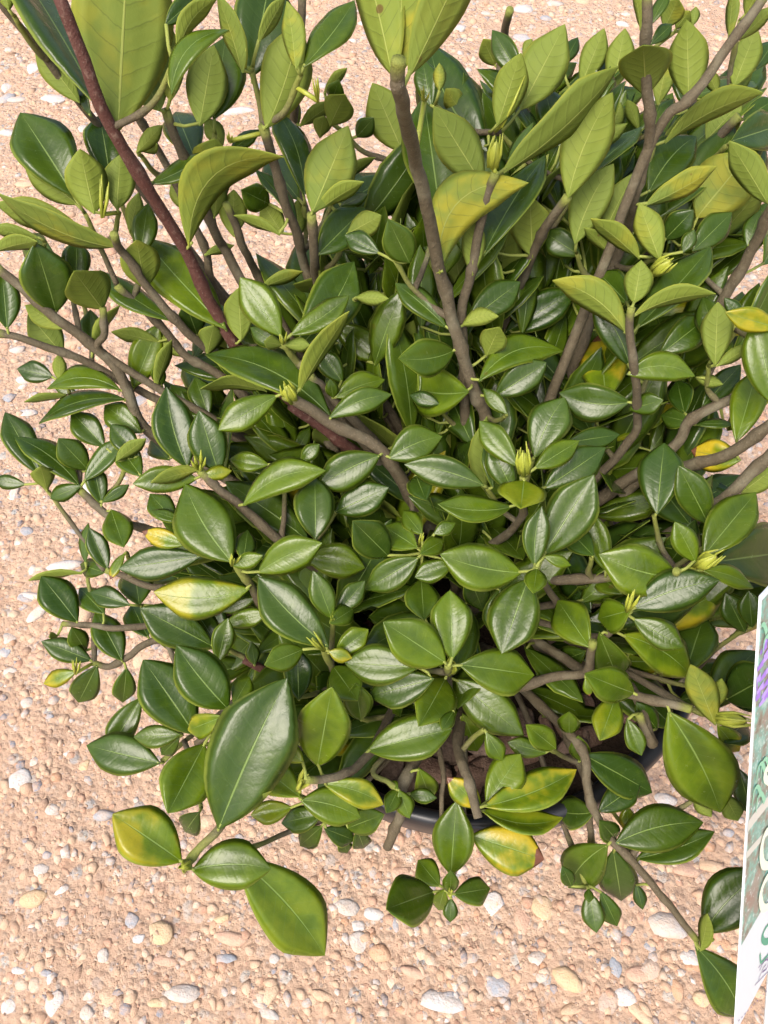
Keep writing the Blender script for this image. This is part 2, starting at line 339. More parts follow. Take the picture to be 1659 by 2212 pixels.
for k in range(1, 15):
    for i in range(56):
        a = 2*math.pi*i/56; r = 0.1412*k/14
        sv.append((r*math.cos(a), r*math.sin(a), SOIL_Z + (0.007*mnoise.noise(Vector((r*math.cos(a)*40, r*math.sin(a)*40, 2))) if k < 14 else 0)))
for i in range(56):
    sf.append((0, 1+i, 1+(i+1) % 56))
    for k in range(13):
        a, b = 1+k*56+i, 1+k*56+(i+1) % 56; sf.append((a, a+56, b+56, b))
soil = mesh_obj('potting_mix', sv, sf, [M_SOIL], pot)
CHIPS = [rock_mesh('bark_chip', 300+i, 0.4, (M_CHIP,)) for i in range(6)]
CC = [(0.12, 0.07, 0.05), (0.08, 0.045, 0.03), (0.17, 0.115, 0.085), (0.045, 0.03, 0.022), (0.13, 0.09, 0.07), (0.09, 0.06, 0.045)]
for i in range(190):
    a = rnd.uniform(0, 6.28); r = 0.130*math.sqrt(rnd.random()); s = rnd.uniform(0.012, 0.034)
    o = bpy.data.objects.new('bark_chip', CHIPS[i % 6]); o.location = (r*math.cos(a), r*math.sin(a), SOIL_Z+0.003+rnd.uniform(0, 0.007))
    o.scale = (s, s*rnd.uniform(.4, .8), s*0.5); o.rotation_euler = (rnd.uniform(-.5, .5), rnd.uniform(-.5, .5), rnd.uniform(0, 6.28)); o.color = (*rnd.choice(CC), 1)
    link(o, soil)
# ------------------------------------------------------------------ what grows where
# The photograph was read in eight crops (a..h, two columns x four rows) of 1659 x 1106, each half-scale onto the 1659 x 2212 picture.
OFFS = {'a': (0, 0), 'b': (829.5, 0), 'c': (0, 553), 'd': (829.5, 553), 'e': (0, 1106), 'f': (829.5, 1106), 'g': (0, 1659), 'h': (829.5, 1659)}
# depth of the shrub's outer leaves along the view axis, metres, at picture points (from leaf size and where the stems rise)
DCTL = [(250,100,.27),(870,150,.25),(560,150,.31),(100,300,.36),(1100,250,.36),(1350,150,.34),(1500,200,.37),(960,350,.36),(680,350,.37),(150,400,.36),(500,450,.36),
 (960,520,.35),(100,600,.38),(1350,560,.37),(600,650,.38),(1600,700,.36),(250,720,.42),(950,820,.375),(1150,700,.40),(60,1000,.43),(380,930,.41),(600,870,.39),(1150,1000,.37),
 (450,1130,.38),(130,1300,.45),(300,1350,.42),(640,1310,.37),(900,1150,.38),(960,1430,.36),(1400,1200,.355),(1550,1300,.38),(530,1620,.34),(650,1650,.35),(880,1620,.36),
 (1350,1420,.37),(1500,1640,.375),(430,1850,.35),(600,1950,.36),(960,1880,.385),(1130,1720,.385),(1320,1780,.405),(1550,2000,.40),(700,1780,.41),(250,1620,.43),(1450,900,.40)]
# stems seen in the picture: region | x,y[,depth] ... from the tip down | width px | kind (b brown, r red, g young)
STEMS = """a|240,-40,.285 480,550,.32 800,1085,.375 1010,1480,.415|62|r
a|-30,-60,.33 30,40,.335 350,450,.375 470,600,.40 560,760,.43|38|b
a|1140,545,.335 1210,800,.365 1290,1040,.395 1340,1200,.42|46|b
a|1310,-60,.36 1290,300,.385 1272,530,.42 1270,760,.45|40|b
a|715,475,.34 840,790,.37 930,1010,.395 1000,1130,.41|46|b
a|560,440,.36 720,720,.39 880,1060,.41 960,1290,.43|36|b
a|1345,920,.365 1362,1100,.385 1390,1260,.42|44|b
a|970,880,.375 1060,1080,.40 1130,1230,.43|38|b
a|490,1010,.36 530,1090,.375 640,1240,.39 770,1395,.405 880,1495,.42 1000,1580,.435|40|b
b|62,250,.238 65,340,.245 70,400,.25 135,680,.30 200,950,.335 260,1250,.37 330,1500,.39 385,1680,.405 440,1820,.42|72|b
b|480,745,.345 430,890,.355 395,1100,.37 370,1200,.375 335,1385,.39|44|b
b|1140,-60,.30 1130,150,.31 1140,430,.33 1150,600,.345 1120,720,.355 1080,880,.37 1020,1080,.40|50|b
b|1660,-40,.32 1500,180,.325 1310,430,.335 1170,580,.345|46|b
b|545,40,.42 520,150,.44 500,300,.46|38|b
b|790,850,.36 700,980,.38 640,1100,.40 560,1300,.43|44|b
b|80,670,.40 90,900,.42 110,1150,.44|34|b
b|1540,500,.39 1350,700,.41 1250,880,.43|44|b
b|1690,860,.36 1600,1060,.385 1450,1320,.41 1300,1500,.43|50|b
c|-20,35,.385 200,230,.395 460,440,.415 550,580,.425 660,770,.44|44|b
c|445,220,.39 455,330,.40 470,440,.415|34|b
c|-30,330,.40 120,365,.405 360,450,.42 640,600,.44|34|b
c|500,130,.40 700,300,.42 800,430,.43 970,530,.44|36|b
c|1240,595,.375 1300,640,.38 1450,730,.39 1655,845,.40|54|b
c|1260,640,.40 1460,790,.42 1600,900,.44|54|r
c|1330,500,.39 1430,610,.40 1580,760,.42|40|b
c|1225,370,.375 1290,470,.39 1330,500,.39|34|g
c|860,930,.385 950,1010,.39 1050,1090,.395 1210,1230,.405 1330,1330,.42|40|b
c|345,1010,.43 480,1130,.435 620,1180,.44|36|b
d|1070,220,.355 1060,350,.365 1085,520,.38 1092,660,.40 1060,800,.42|38|b
d|1720,690,.37 1500,850,.39 1300,910,.41 1150,930,.43|58|b
d|1720,800,.37 1520,1000,.385 1380,1110,.40 1250,1200,.42|58|b
d|1590,580,.40 1330,700,.41 1250,830,.42|46|b
d|605,960,.365 600,1040,.375 580,1150,.40|36|g
e|1015,220,.375 1080,320,.39 1180,430,.41|36|g
e|400,650,.44 470,670,.44 560,620,.44 660,560,.44|30|b
e|270,480,.445 400,490,.44 560,500,.435|26|b
e|1050,640,.41 1200,700,.415 1360,680,.42|40|r
e|1400,590,.37 1440,680,.39 1500,760,.41|32|g
f|275,670,.36 278,690,.39 290,700,.42|34|g
f|900,560,.375 870,690,.395 720,715,.405 540,760,.415|40|b
f|1330,855,.37 1230,830,.375 1080,790,.385 980,760,.40|42|b
f|1100,870,.39 1160,1000,.395 1060,760,.405|40|b
f|1265,250,.355 1230,290,.38 1100,320,.40|38|b
f|1060,420,.365 1010,470,.38 930,540,.39|30|g
f|1000,275,.40 850,290,.405 720,300,.41|44|b
f|655,245,.36 700,330,.39 740,400,.41|32|g
g|810,412,.345 880,335,.345 945,262,.345 1040,150,.36 1130,40,.38|38|g
g|1320,50,.35 1400,50,.355 1480,30,.36 1580,-40,.375|38|b
h|15,345,.40 40,270,.395 70,190,.39 90,60,.385|44|b
h|250,240,.392 250,120,.395 252,0,.40|22|b
h|405,215,.375 380,120,.378 345,0,.385 320,-90,.40|44|b
h|1345,740,.40 1210,570,.40 1070,400,.40 985,320,.40 910,180,.40 870,60,.40 850,-80,.40|32|b
h|895,320,.42 885,200,.41 880,80,.41|30|b
h|285,545,.385 300,470,.395 340,300,.40 345,150,.395|22|g
h|60,95,.375 20,60,.375 -40,0,.38|24|g
f|1450,890,.375 1400,860,.38 1330,850,.385|30|g
e|465,250,.44 560,290,.44 700,330,.44|28|b"""
# leaves: base x y, tip x y, width px, face (t upper / u under side), yellowing 0-1, depth offset mm, sideways bow, tilt to the viewer
LEAVES = {}
LEAVES['a'] = """510 565 560 -330 390 u .5 -5 .0 .3
445 490 10 -230 180 t 0 12 .03 -.2
345 445 150 190 110 u .3
40 45 10 -70 60 u .4
395 505 345 330 45 t 0
320 850 88 488 240 t 0 8
335 885 95 680 135 u .1 14
408 925 345 643 165 u .1 -4
475 770 430 497 155 t 0 30
505 905 520 668 125 u .2 4
515 1065 -10 835 95 u .5 0 .1
345 980 -20 880 120 u .3 12
170 1030 -40 985 60 u .3
-30 1085 162 1042 70 u .2
245 1120 95 1045 130 t 0 20
690 480 560 190 175 u .1 4
735 440 735 112 115 u .5 8
742 410 990 132 85 t .2 0 .16
765 225 942 -10 75 u .1 15 .08
712 110 852 -15 80 t 0 20
862 545 925 195 165 u .1 15
925 515 975 160 200 t 0 25
1150 555 1293 98 205 u .15 -8 -.04
1085 335 1170 -110 235 t 0 25
1052 315 938 -30 85 u .4 5
1115 180 1235 -20 60 u .3 12
1282 300 1240 5 95 u .6 0
1310 292 1532 3 125 t .3 4 -.06
1268 455 1262 308 110 t 0 50
1290 545 1248 440 75 u .1 45
1400 402 1500 293 42 u .2 60
1435 430 1465 345 75 t 0 60
1425 545 1490 408 125 u .3 45
1295 545 1458 433 60 u .4 40
1380 595 1400 500 75 u .3 45
1540 592 1615 508 80 t 0 60
845 695 760 485 160 t 0 20
965 625 885 508 80 u .4 20
990 662 1122 560 60 t 0 25
900 835 930 598 165 u .6 14
650 795 912 648 75 t .2 12 -.08
590 662 702 540 62 u .3 10
600 650 682 625 60 u .2 20
815 1062 1225 678 165 u .5 -10 .22
1165 882 1042 820 110 t 0 25
1285 965 1103 735 62 t 0 18
1315 848 1188 475 125 t 0 22 -.05
1295 865 1150 680 150 t 0 35
1350 918 1505 543 205 u .35 -6
1365 912 1572 785 68 u .3 4
1222 1012 1130 872 95 u .1 25
1372 1102 1578 898 150 t 0 6
1470 890 1590 838 60 t 0 30
1500 1010 1648 930 100 u .4 20
1640 1095 1490 1015 90 t 0 14
1455 795 1622 680 42 u .2 40
925 942 945 800 92 u .3 10
1008 1022 1010 818 112 u .2 12
1212 1012 1010 930 42 u .3 10
832 922 748 768 92 u .3 25
560 1005 600 830 72 u .2 20
605 1105 640 878 100 t .2 28
885 1102 1012 1060 42 u .3 8
1290 1035 1285 862 75 u .2 25"""
LEAVES['b'] = """45 335 -120 -330 190 u .4 -4
72 325 75 -380 150 u .7 4
105 330 400 -300 190 u .3 -6 -.03
70 330 170 -330 110 u .4 12
82 660 -50 358 165 u .1 20
490 545 592 228 135 u .1 14
590 475 782 105 190 u .2 20
445 655 200 185 235 t 0 26 .08
430 805 215 460 175 u .2 10
512 742 1012 288 125 u .2 -4 -.06
530 745 645 530 55 t 0 8
240 920 172 422 245 t 0 22
240 1185 625 790 210 u .7 -12 .30
382 1192 392 932 95 u .2 -2
430 1106 698 672 150 t 0 6
642 1112 630 848 165 u .2 8
795 855 988 398 195 u .3 -4 .05
825 1055 992 708 155 u .2 4 .06
850 775 1112 550 80 t .1 18 -.05
765 645 690 375 115 t 0 30
905 645 1052 533 62 u .4 25
870 900 1010 648 140 t 0 30
885 935 995 780 110 t 0 25
945 1015 1077 748 112 u .2 12
850 372 952 122 105 u .2 90
985 392 1042 122 110 u .2 85
592 335 468 130 95 t 0 70
480 285 428 168 85 u .4 80
600 235 640 168 42 u .3 95
770 285 838 162 60 t 0 95
740 355 772 278 55 u .5 80
850 445 932 370 55 t .1 70
340 492 265 383 85 u .4 50
205 465 168 256 95 t 0 45
240 395 240 272 55 u .6 40
982 565 1022 442 72 u .3 60
1102 565 1052 430 55 u .3 55
1132 415 1120 195 205 u .1 -8 0 .9
1316 432 1308 86 155 u .15 -2
1150 195 1243 106 62 t 0 8
1112 130 1078 -50 42 u .3 0
1150 110 1235 -40 55 t 0 4
1210 125 1272 -5 95 u .6 60
1260 125 1322 46 65 u .5 70
1335 110 1348 28 45 u .4 75
1182 455 1232 228 85 u .4 30
1312 485 1250 300 62 t 0 30
1170 535 1247 430 62 t 0 35
1212 615 1638 400 90 u .2 6 .05
1140 835 1348 590 180 t 0 20 .06
1128 885 1438 718 95 u .6 -2 -.05
1500 610 1720 540 160 t 0 15
1350 940 1590 650 240 u .5 30
1665 885 1492 608 115 u .3 6
1510 375 1612 122 115 u .3 35
1600 305 1685 180 80 t 0 40
1492 165 1512 -50 52 u .4 2
1530 175 1690 25 62 u .2 0
1560 65 1625 -50 85 u .3 10
1490 395 1592 318 62 u .3 45
1442 405 1398 306 55 u .4 50
1392 605 1545 438 125 u .2 25
1545 520 1690 430 80 t 0 40
1060 1062 1072 876 112 t 0 20
1192 1125 1102 878 115 u .4 -4
1105 1115 893 943 82 u .4 0
1212 1035 1337 907 112 t 0 12
1290 1092 1342 992 62 t .1 0
1332 1085 1502 918 120 t 0 25
850 1105 688 1000 112 t 0 20
982 1095 865 983 55 u .4 10
1570 1065 1625 908 85 t 0 15
110 1135 18 946 135 t 0 4 0 .1
180 735 60 640 70 t 0 55
640 420 720 330 60 t 0 60"""
LEAVES['c'] = """30 315 8 60 115 t 0
242 245 150 -60 205 t 0 6
330 135 332 -70 110 t 0 30
445 232 320 65 185 u .2 -4 0 .5
272 315 108 212 85 u .3 0
272 425 120 250 130 u .1 12
400 412 390 232 85 t 0 20
400 385 518 213 45 u .2 8
575 572 687 293 130 t .4 4
752 285 430 62 95 t .1 6 .08
630 142 590 -70 155 u .5 4
560 218 448 128 42 u .2 15
975 315 620 -78 205 t .5 0 .03
1042 368 1030 138 122 u .2 -2
895 425 925 300 105 u .2 8
692 372 480 328 62 u .3 15
802 435 660 320 72 u .3 12
672 572 742 362 55 u .3 6
852 342 800 196 112 t 0 25
1215 348 1038 92 150 t .35 -6
1290 395 1530 25 205 t 0 4 -.05
1255 342 1508 172 105 t .35 -8 -.05
1225 385 1340 385 60 u .3 -8
1222 385 1140 370 60 u .3 -6
1212 392 1082 308 82 t 0 8
1425 692 888 428 175 t 0 2 -.06
1290 582 1508 238 72 u .3 -12
1200 602 943 752 125 t .4 -8
1152 582 865 575 52 u .3 -2 -.04
1450 300 1642 455 125 t .4 6 .05
1480 545 1378 408 95 t 0 20
1450 612 1662 535 110 t .4 -2 .05
1440 612 1425 530 55 t .3 0
1420 702 1692 598 105 t .15 -6 .08
1130 132 1308 66 52 u .5 6
1535 180 1680 185 60 u .3 10
230 522 74 488 90 t 0 20
260 545 255 422 55 u .2 10
522 582 203 575 95 t .4 0 -.14
548 622 168 725 75 t .1 4 -.10
302 602 105 630 32 u .2 12
172 945 22 675 125 t 0 2
342 992 64 783 115 t 0 -4 -.05
382 925 252 788 115 t 0 10
365 972 533 786 85 t 0 -6
112 988 -30 968 62 t 0 10
205 1012 175 908 92 u .1 2
352 992 217 1048 72 t 0 -4
440 1075 400 898 85 t 0 4
440 1065 558 988 52 t 0 0
452 825 308 672 115 t 0 10
612 765 453 645 115 t .1 4
602 865 478 728 100 t 0 16
500 885 632 788 62 u .2 6
612 955 518 828 105 t 0 14
812 918 720 566 168 t 0 -4 .05
832 695 740 556 95 t 0 18
902 695 843 522 102 t 0 22
945 938 860 668 155 t 0 0
732 882 650 798 92 t .2 12
852 962 573 985 110 t .4 2 -.05
860 922 650 980 62 u .5 -8
870 950 1002 928 62 t .6 -6
1162 902 993 878 82 t .4 10
1050 1078 1407 928 140 t .4 -6 .12
1642 862 1370 1002 155 t .1 0 -.04
1202 895 1192 698 112 t 0 22
1262 875 1342 738 65 t 0 20
1300 892 1382 812 65 t .1 14
1362 1225 1360 955 165 t 0 14
1450 1106 1680 1000 140 t 0 25
1000 1322 800 985 235 t .2 0 .05
762 1155 648 1028 105 t 0 16
1240 790 1010 720 110 u .3 40
340 600 230 560 50 t .1 25
700 560 670 470 60 t 0 25"""
LEAVES['d'] = """272 312 48 118 105 t .1 2
360 285 588 112 135 t 0 14
520 335 832 148 150 t 0 22
335 302 497 262 72 u .2 -2 .12
302 408 62 442 155 t .15 4 .06
365 588 92 552 205 t .5 -10 .06
410 542 773 412 135 t .25 -6 .16
440 435 500 306 112 u .1 15
480 605 702 460 135 t 0 22
532 685 430 572 65 t .1 10
20 875 252 780 150 t .15 0 .06
432 992 88 900 130 t 0 4 -.05
650 872 782 612 172 t 0 2 .05
582 912 413 712 112 t .3 -8
650 918 843 798 100 t .4 -10
690 1005 957 828 150 t 0 4
605 972 590 1092 195 t .5 -14 0 .7
562 1025 455 815 115 t 0 6
470 1005 430 825 55 t 0 12
690 1290 908 945 200 t .1 4
552 1085 233 1072 112 t .3 -2 .08
140 950 182 1057 112 t 0 16
790 805 1017 772 92 t 0 14
1062 632 757 590 155 t 0 0 .08
960 625 930 338 195 t .75 18
1048 512 1343 520 120 t .3 -6 .14
1060 662 1207 622 92 t 0 4
1050 335 728 105 130 u .5 -6 -.10
1080 255 1433 163 70 u .5 -8 .06
1052 205 928 72 135 t 0 12
1080 205 1112 18 115 u .3 -10
1090 315 1412 -40 150 t 0 6 -.04
1060 475 898 198 132 t 0 14 -.08
1190 425 1395 265 135 t 0 8
1430 475 1442 198 122 u .2 4
1440 385 1378 175 112 t 0 14
1560 290 1470 180 60 t 0 18
1700 310 1473 243 100 t .7 -4
1685 645 1602 265 160 t .35 -8
1440 475 1592 383 55 u .2 4
1300 685 1268 538 102 t 0 14
1345 525 1465 555 55 u .1 16
1372 655 1542 470 95 t 0 18
1520 805 1612 488 135 t .4 10
1332 722 1198 688 92 t 0 10
1542 882 1328 840 135 t .95 0
1180 1115 1212 808 175 t 0 18
1325 1165 1170 962 170 t 0 4
1402 1160 1272 905 135 t 0 14
1380 1296 1607 1022 172 t .4 0
1540 1025 1690 915 100 u .2 10
1340 730 1510 728 40 t 0 20
240 640 110 600 70 t 0 30
900 770 830 640 110 t 0 34"""
LEAVES['e'] = """480 -10 535 152 120 t .2 4
465 248 384 68 85 t 0 0
370 222 382 48 45 t 0 6
452 262 348 225 80 t 0 4
540 178 475 292 42 t .9 -4
355 262 123 296 32 u .1 4
336 478 178 278 145 t 0 0
452 442 344 328 100 t 0 6
562 402 390 348 90 t 0 10
526 642 413 428 122 t 0 0
396 642 178 558 95 t 0 2
372 602 308 498 82 t 0 10
332 690 188 742 72 t .8 -2
420 660 338 822 112 t .1 0
546 672 530 822 92 t 0 6
872 190 512 246 140 t 0 14
802 142 614 84 82 t .75 4
792 42 648 -5 55 t .1 14
1050 212 1070 78 92 t 0 0
1002 232 1136 188 72 t .4 -8
1078 332 664 345 175 t .7 -2 .08
1115 262 1392 133 150 t .4 0 .05
1320 200 1577 242 142 t .3 8 .06
602 405 580 248 135 t 0 20
642 545 570 398 110 t 0 18
922 582 604 414 170 t 0 4
942 582 838 418 105 t 0 14
940 652 985 458 92 t .3 0
1418 582 1117 282 195 t 0 -4 .04
1436 466 1353 253 102 t .1 0
1450 442 1577 297 92 t .1 6
1425 482 1527 418 92 t .2 -6
975 482 1158 438 82 t .4 10
1312 592 1142 662 112 t .2 0
1450 612 1592 507 100 t .55 -8
1420 602 1522 632 62 t .6 -6
1805 672 1488 650 170 t .15 4
1440 668 1545 815 155 t .1 12
986 852 762 576 200 t 0 -4 .03
1010 832 1078 714 92 t .5 -2
842 962 618 638 222 t 0 6
776 770 669 856 72 u .3 0
966 882 813 942 102 t .6 -6
945 1368 1240 718 335 t .1 -12 .015
612 800 472 1030 115 t .1 12
782 962 578 972 92 t .2 8
776 972 698 1048 72 t .1 10
692 1085 374 1008 165 t 0 10
882 1002 725 1302 210 t .4 6
1372 1098 1435 755 215 t .4 -2
1312 962 1242 828 115 t .4 8
1312 1082 1212 1008 72 t .6 -6
1290 812 1285 590 122 t 0 22
1102 372 962 432 62 t .3 14
1560 900 1535 740 120 t .1 22
1280 1010 1255 890 90 t 0 22
1100 660 1085 560 60 t .1 16
250 535 212 540 40 u .2 2"""
LEAVES['f'] = """145 155 2 62 125 t .4 -4
165 98 85 -4 85 t .4 -2
215 95 310 48 62 t .2 -2
155 182 260 122 82 t .3 -8
20 192 -135 38 155 t 0 6
150 197 -82 335 130 t .2 2
300 222 133 282 95 t .3 4
595 262 242 182 190 t .4 -4 .05
650 232 682 -25 110 t .1 0 .05
690 190 808 232 52 t .4 -4
660 246 645 352 92 t .35 -8
622 290 508 612 205 t .2 2
960 255 888 -5 105 t .3 6
905 190 800 80 110 t 0 18
1268 282 928 182 212 t .5 -6 .06
1346 216 1256 42 102 t .3 -10
1370 250 1595 330 82 t .4 -8 .06
1430 215 1760 170 270 t 0 10
1030 356 912 265 102 t .3 -2
1065 425 925 462 145 t .3 -6
1075 416 1450 295 172 t 0 -2 .05
1075 460 1292 585 122 t .2 4
1030 530 1325 712 172 t .5 6 .08
1300 705 1385 448 170 t 0 22
890 586 752 382 162 t .4 2
930 520 1012 716 152 t .2 -4
872 602 748 652 102 t 0 16
1080 782 867 698 150 t .3 -2
1000 800 932 988 122 t .6 2
295 637 285 338 168 t .3 0
266 652 -4 474 192 t .45 0
325 660 648 706 192 t .3 0
265 720 150 926 180 t .5 -4
310 722 604 968 172 t .2 6
216 720 -65 795 155 t .1 8
300 862 250 942 62 t .2 10
340 872 402 1032 132 t .4 12
-72 1030 295 938 182 t .15 2
160 290 172 467 142 t .1 16
360 260 427 424 112 t 0 16
500 330 470 532 112 t 0 18
440 950 512 1074 82 t .4 10
702 1042 533 994 82 t .2 10
742 1022 613 918 102 t .3 12
800 960 800 862 92 t .2 14
850 1075 840 965 85 t .2 10
860 1047 1157 1213 160 t 0 8
1230 862 1452 1298 270 t .52 -4 .04
1432 922 1325 658 120 u .5 -6
1435 842 1460 718 65 u .8 -8
1440 922 1533 1033 95 t .82 -6
1400 810 1605 600 170 t 0 18
1480 810 1700 690 210 t 0 10
1560 520 1475 350 110 t 0 22
1590 500 1575 340 95 t 0 18
1050 892 1112 1052 82 t .1 10
870 715 888 795 42 t 1 8
1180 940 1090 820 90 t 0 20
820 390 880 330 90 t .3 24
1560 900 1470 1000 120 t 0 22"""
LEAVES['g'] = """785 405 486 198 215 t .6 -4
830 440 1172 436 190 t .5 -6 .06
1020 385 1402 810 255 t .5 6 .04
890 20 788 120 95 t .2 12
862 190 800 275 105 t 0 24
1296 126 1148 10 145 t .6 -4
1300 140 1558 215 155 t .4 -4 .06
1400 70 1657 158 112 t .6 -2 .06
1262 170 1083 203 92 t .5 8
1392 200 1216 238 105 t 0 8
1392 250 1296 335 92 t 0 6
1400 260 1532 312 92 t 0 4
1470 280 1498 368 62 t 0 8
1540 260 1572 345 82 t 0 8
1500 260 1660 200 110 t .2 6"""
LEAVES['h'] = """65 95 110 218 78 t .4 -4
150 0 200 137 102 t .6 -4
62 92 10 195 75 t .2 2
60 92 35 55 32 t .3 -4
110 110 228 130 62 t .1 8
430 167 832 8 155 t .72 -4 -.06
420 167 272 40 102 t .9 6
440 152 590 -60 152 t .4 4
420 182 772 215 100 t .5 4 -.12
375 290 692 395 190 t .88 6
290 462 315 140 168 t .3 0
242 512 148 398 102 t .4 0
216 535 10 610 195 t .15 4
285 540 290 440 68 t .1 -6
262 522 235 612 82 t .3 -8
300 545 457 520 108 t .1 0
290 560 285 667 62 t .1 0
1000 325 1380 235 182 t 0 -4 .06
1090 392 1428 275 125 t 0 8 -.05
966 332 797 517 172 t .2 -6 -.06
990 352 1025 572 155 t 0 4
885 530 917 712 92 t 0 8
935 530 1007 682 82 t 0 8
1090 500 1117 612 55 t 0 8
810 512 768 422 62 t 0 8
885 522 885 582 40 t .1 2
910 190 744 178 132 t 0 0 .06
925 190 1108 62 112 t 0 4
1000 305 930 225 90 t 0 12
1000 335 1080 415 85 t .1 6
1050 280 1052 165 68 t .84 16
1380 715 1660 440 200 t 0 0 .06
1345 770 1545 1075 190 t 0 0 .05
1370 790 1397 628 62 u 0 -6
1380 740 1430 742 22 u .3 -2
1345 115 1415 212 72 u 0 10
1470 110 1530 228 90 u 0 14
1530 0 1590 205 95 t 0 16"""
# flower buds (b) and stipule spikes (s): region x y  tip x y  width kind
BUDS = """a 440 935 436 748 62 s|a 1060 305 1056 170 40 s|a 1372 440 1358 330 40 s|a 990 612 990 568 34 s|b 468 720 490 590 66 b|b 505 550 590 300 52 s|b 175 432 178 378 42 s|d 605 935 600 832 72 b
c 1225 385 1222 335 44 s|c 1262 620 1232 552 74 b|c 862 922 850 865 62 s|d 1165 70 1250 10 78 b|e 1005 232 1018 190 50 s|e 1400 600 1330 525 52 s|e 325 700 322 640 40 s|e 980 880 990 840 30 s
f 155 150 178 82 40 s|f 285 690 292 648 60 b|f 1355 235 1450 180 80 b|f 1050 425 1075 330 70 s|f 1445 890 1590 905 72 b|g 1290 90 1335 25 80 s|g 812 418 790 430 60 b|h 285 548 292 525 22 s|e 1440 470 1436 455 24 s"""
# ------------------------------------------------------------------ shrub geometry
DC = np.array(DCTL)
def Dmap(u, v):
    d2 = (DC[:, 0]-u)**2 + (DC[:, 1]-v)**2
    w = np.exp(-d2/(2*110.0**2)) + 1e-4*np.exp(-d2/(2*400.0**2)) + 1e-12
    return float((w*DC[:, 2]).sum()/w.sum())
ROOT = Vector((POTC.x, POTC.y, SOIL_Z))
shrub = tag(empty('gardenia_shrub', ROOT), 'bushy gardenia shrub with glossy green leaves growing in the black pot', 'shrub')
def local(p): return p - ROOT

def catmull(pts, n):
    out = []
    P = [pts[0]*2-pts[1]] + list(pts) + [pts[-1]*2-pts[-2]]
    for i in range(1, len(P)-2):
        for k in range(n):
            t = k/n; a, b, c, d = P[i-1], P[i], P[i+1], P[i+2]
            out.append(0.5*((2*b)+(c-a)*t+(2*a-5*b+4*c-d)*t*t+(3*b-a-3*c+d)*t**3))
    out.append(pts[-1].copy()); return out
def tube(path, radii, ns=9, cap=True):
    vs, fs = [], []; n = len(path); side = None
    for i, p in enumerate(path):
        t = (path[min(i+1, n-1)]-path[max(i-1, 0)]).normalized()
        if side is None: side = t.orthogonal().normalized()
        side = (side - t*side.dot(t)).normalized(); b = t.cross(side)
        for k in range(ns):
            a = 2*math.pi*k/ns; vs.append(p + (side*math.cos(a)+b*math.sin(a))*radii[i])
    for i in range(n-1):
        for k in range(ns):
            a, b = i*ns+k, i*ns+(k+1) % ns; fs.append((a, b, b+ns, a+ns))
    if cap: fs.append(tuple(range(ns-1, -1, -1))); fs.append(tuple((n-1)*ns+k for k in range(ns)))
    return vs, fs
BR = []            # (object, path points) of every stem
def to_root(p, seed):
    r = random.Random(seed); d = p-ROOT; h = Vector((d.x, d.y, 0)); hl = h.length
    rt = ROOT + (h.normalized()*min(0.055, hl*0.30) if hl > 1e-4 else Vector()) + Vector((r.uniform(-.02, .02), r.uniform(-.02, .02), -0.006))
    e = p-rt; c1 = rt + Vector((e.x*0.25, e.y*0.25, max(0.03, e.z*0.45))) + Vector((r.uniform(-.008, .008), r.uniform(-.008, .008), 0))
    return c1, rt
def add_stem(path, r_tip, kind, name='branch', taper_to=None, nodes_every=0.032, seed=0, cut=False):
    cp = catmull(path, 6); L = [0]
    for a, b in zip(cp, cp[1:]): L.append(L[-1]+(b-a).length)
    tot = max(L[-1], 1e-5); r = random.Random(seed); ph = r.uniform(0, nodes_every)
    rad, col = [], []
    r_end = taper_to if taper_to else r_tip*1.35
    cp2 = []
    for i, (p, l) in enumerate(zip(cp, L)):
        k = l/tot; rr = r_tip + (r_end-r_tip)*min(1, k*1.2)
        q = ((l+ph) % nodes_every)/nodes_every; q = min(q, 1-q)*nodes_every
        rr *= 1 + 0.30*math.exp(-(q/0.0022)**2)
        rad.append(rr); cp2.append(p + Vector((mnoise.noise(p*70), mnoise.noise(p*70+Vector((9, 0, 0))), 0))*0.0012)
        yg = max(0.0, 1-l/(0.05 if kind == 'g' else 0.012))*(1.0 if kind != 'r' else 0.2)
        if cut: yg = 0
        col.append((yg, 1.0 if kind == 'r' else 0.0, r.random(), 1))
    vs, fs = tube(cp2, rad)
    o = mesh_obj(name, [local(v) for v in vs], fs, [M_BARK, M_CUT], shrub, col=[c for c in col for _ in range(9)])
    if cut: o.data.polygons[len(fs)-2].material_index = 1
    BR.append((o, cp2)); return o
for si, line in enumerate(STEMS.split('\n')):
    reg, pts, w, kind = line.split('|'); ox, oy = OFFS[reg]; P = []
    for t in pts.split():
        x, y, d = map(float, t.split(',')); P.append(unp(x/2+ox, y/2+oy, d))
    d0 = float(pts.split()[0].split(',')[2]); r0 = min(0.0030, float(w)/2/FPX*d0/2)
    end = P[-1]; cut = reg == 'h' and w in ('44', '22') and kind == 'b'
    if reg == 'h' and cut: r0 = min(r0, 0.0032)
    c1, rt = to_root(end, si); P += [(end+c1)/2*1.0, c1, rt]
    add_stem(P, r0*0.92, kind, taper_to=r0*1.5, seed=si, cut=cut)

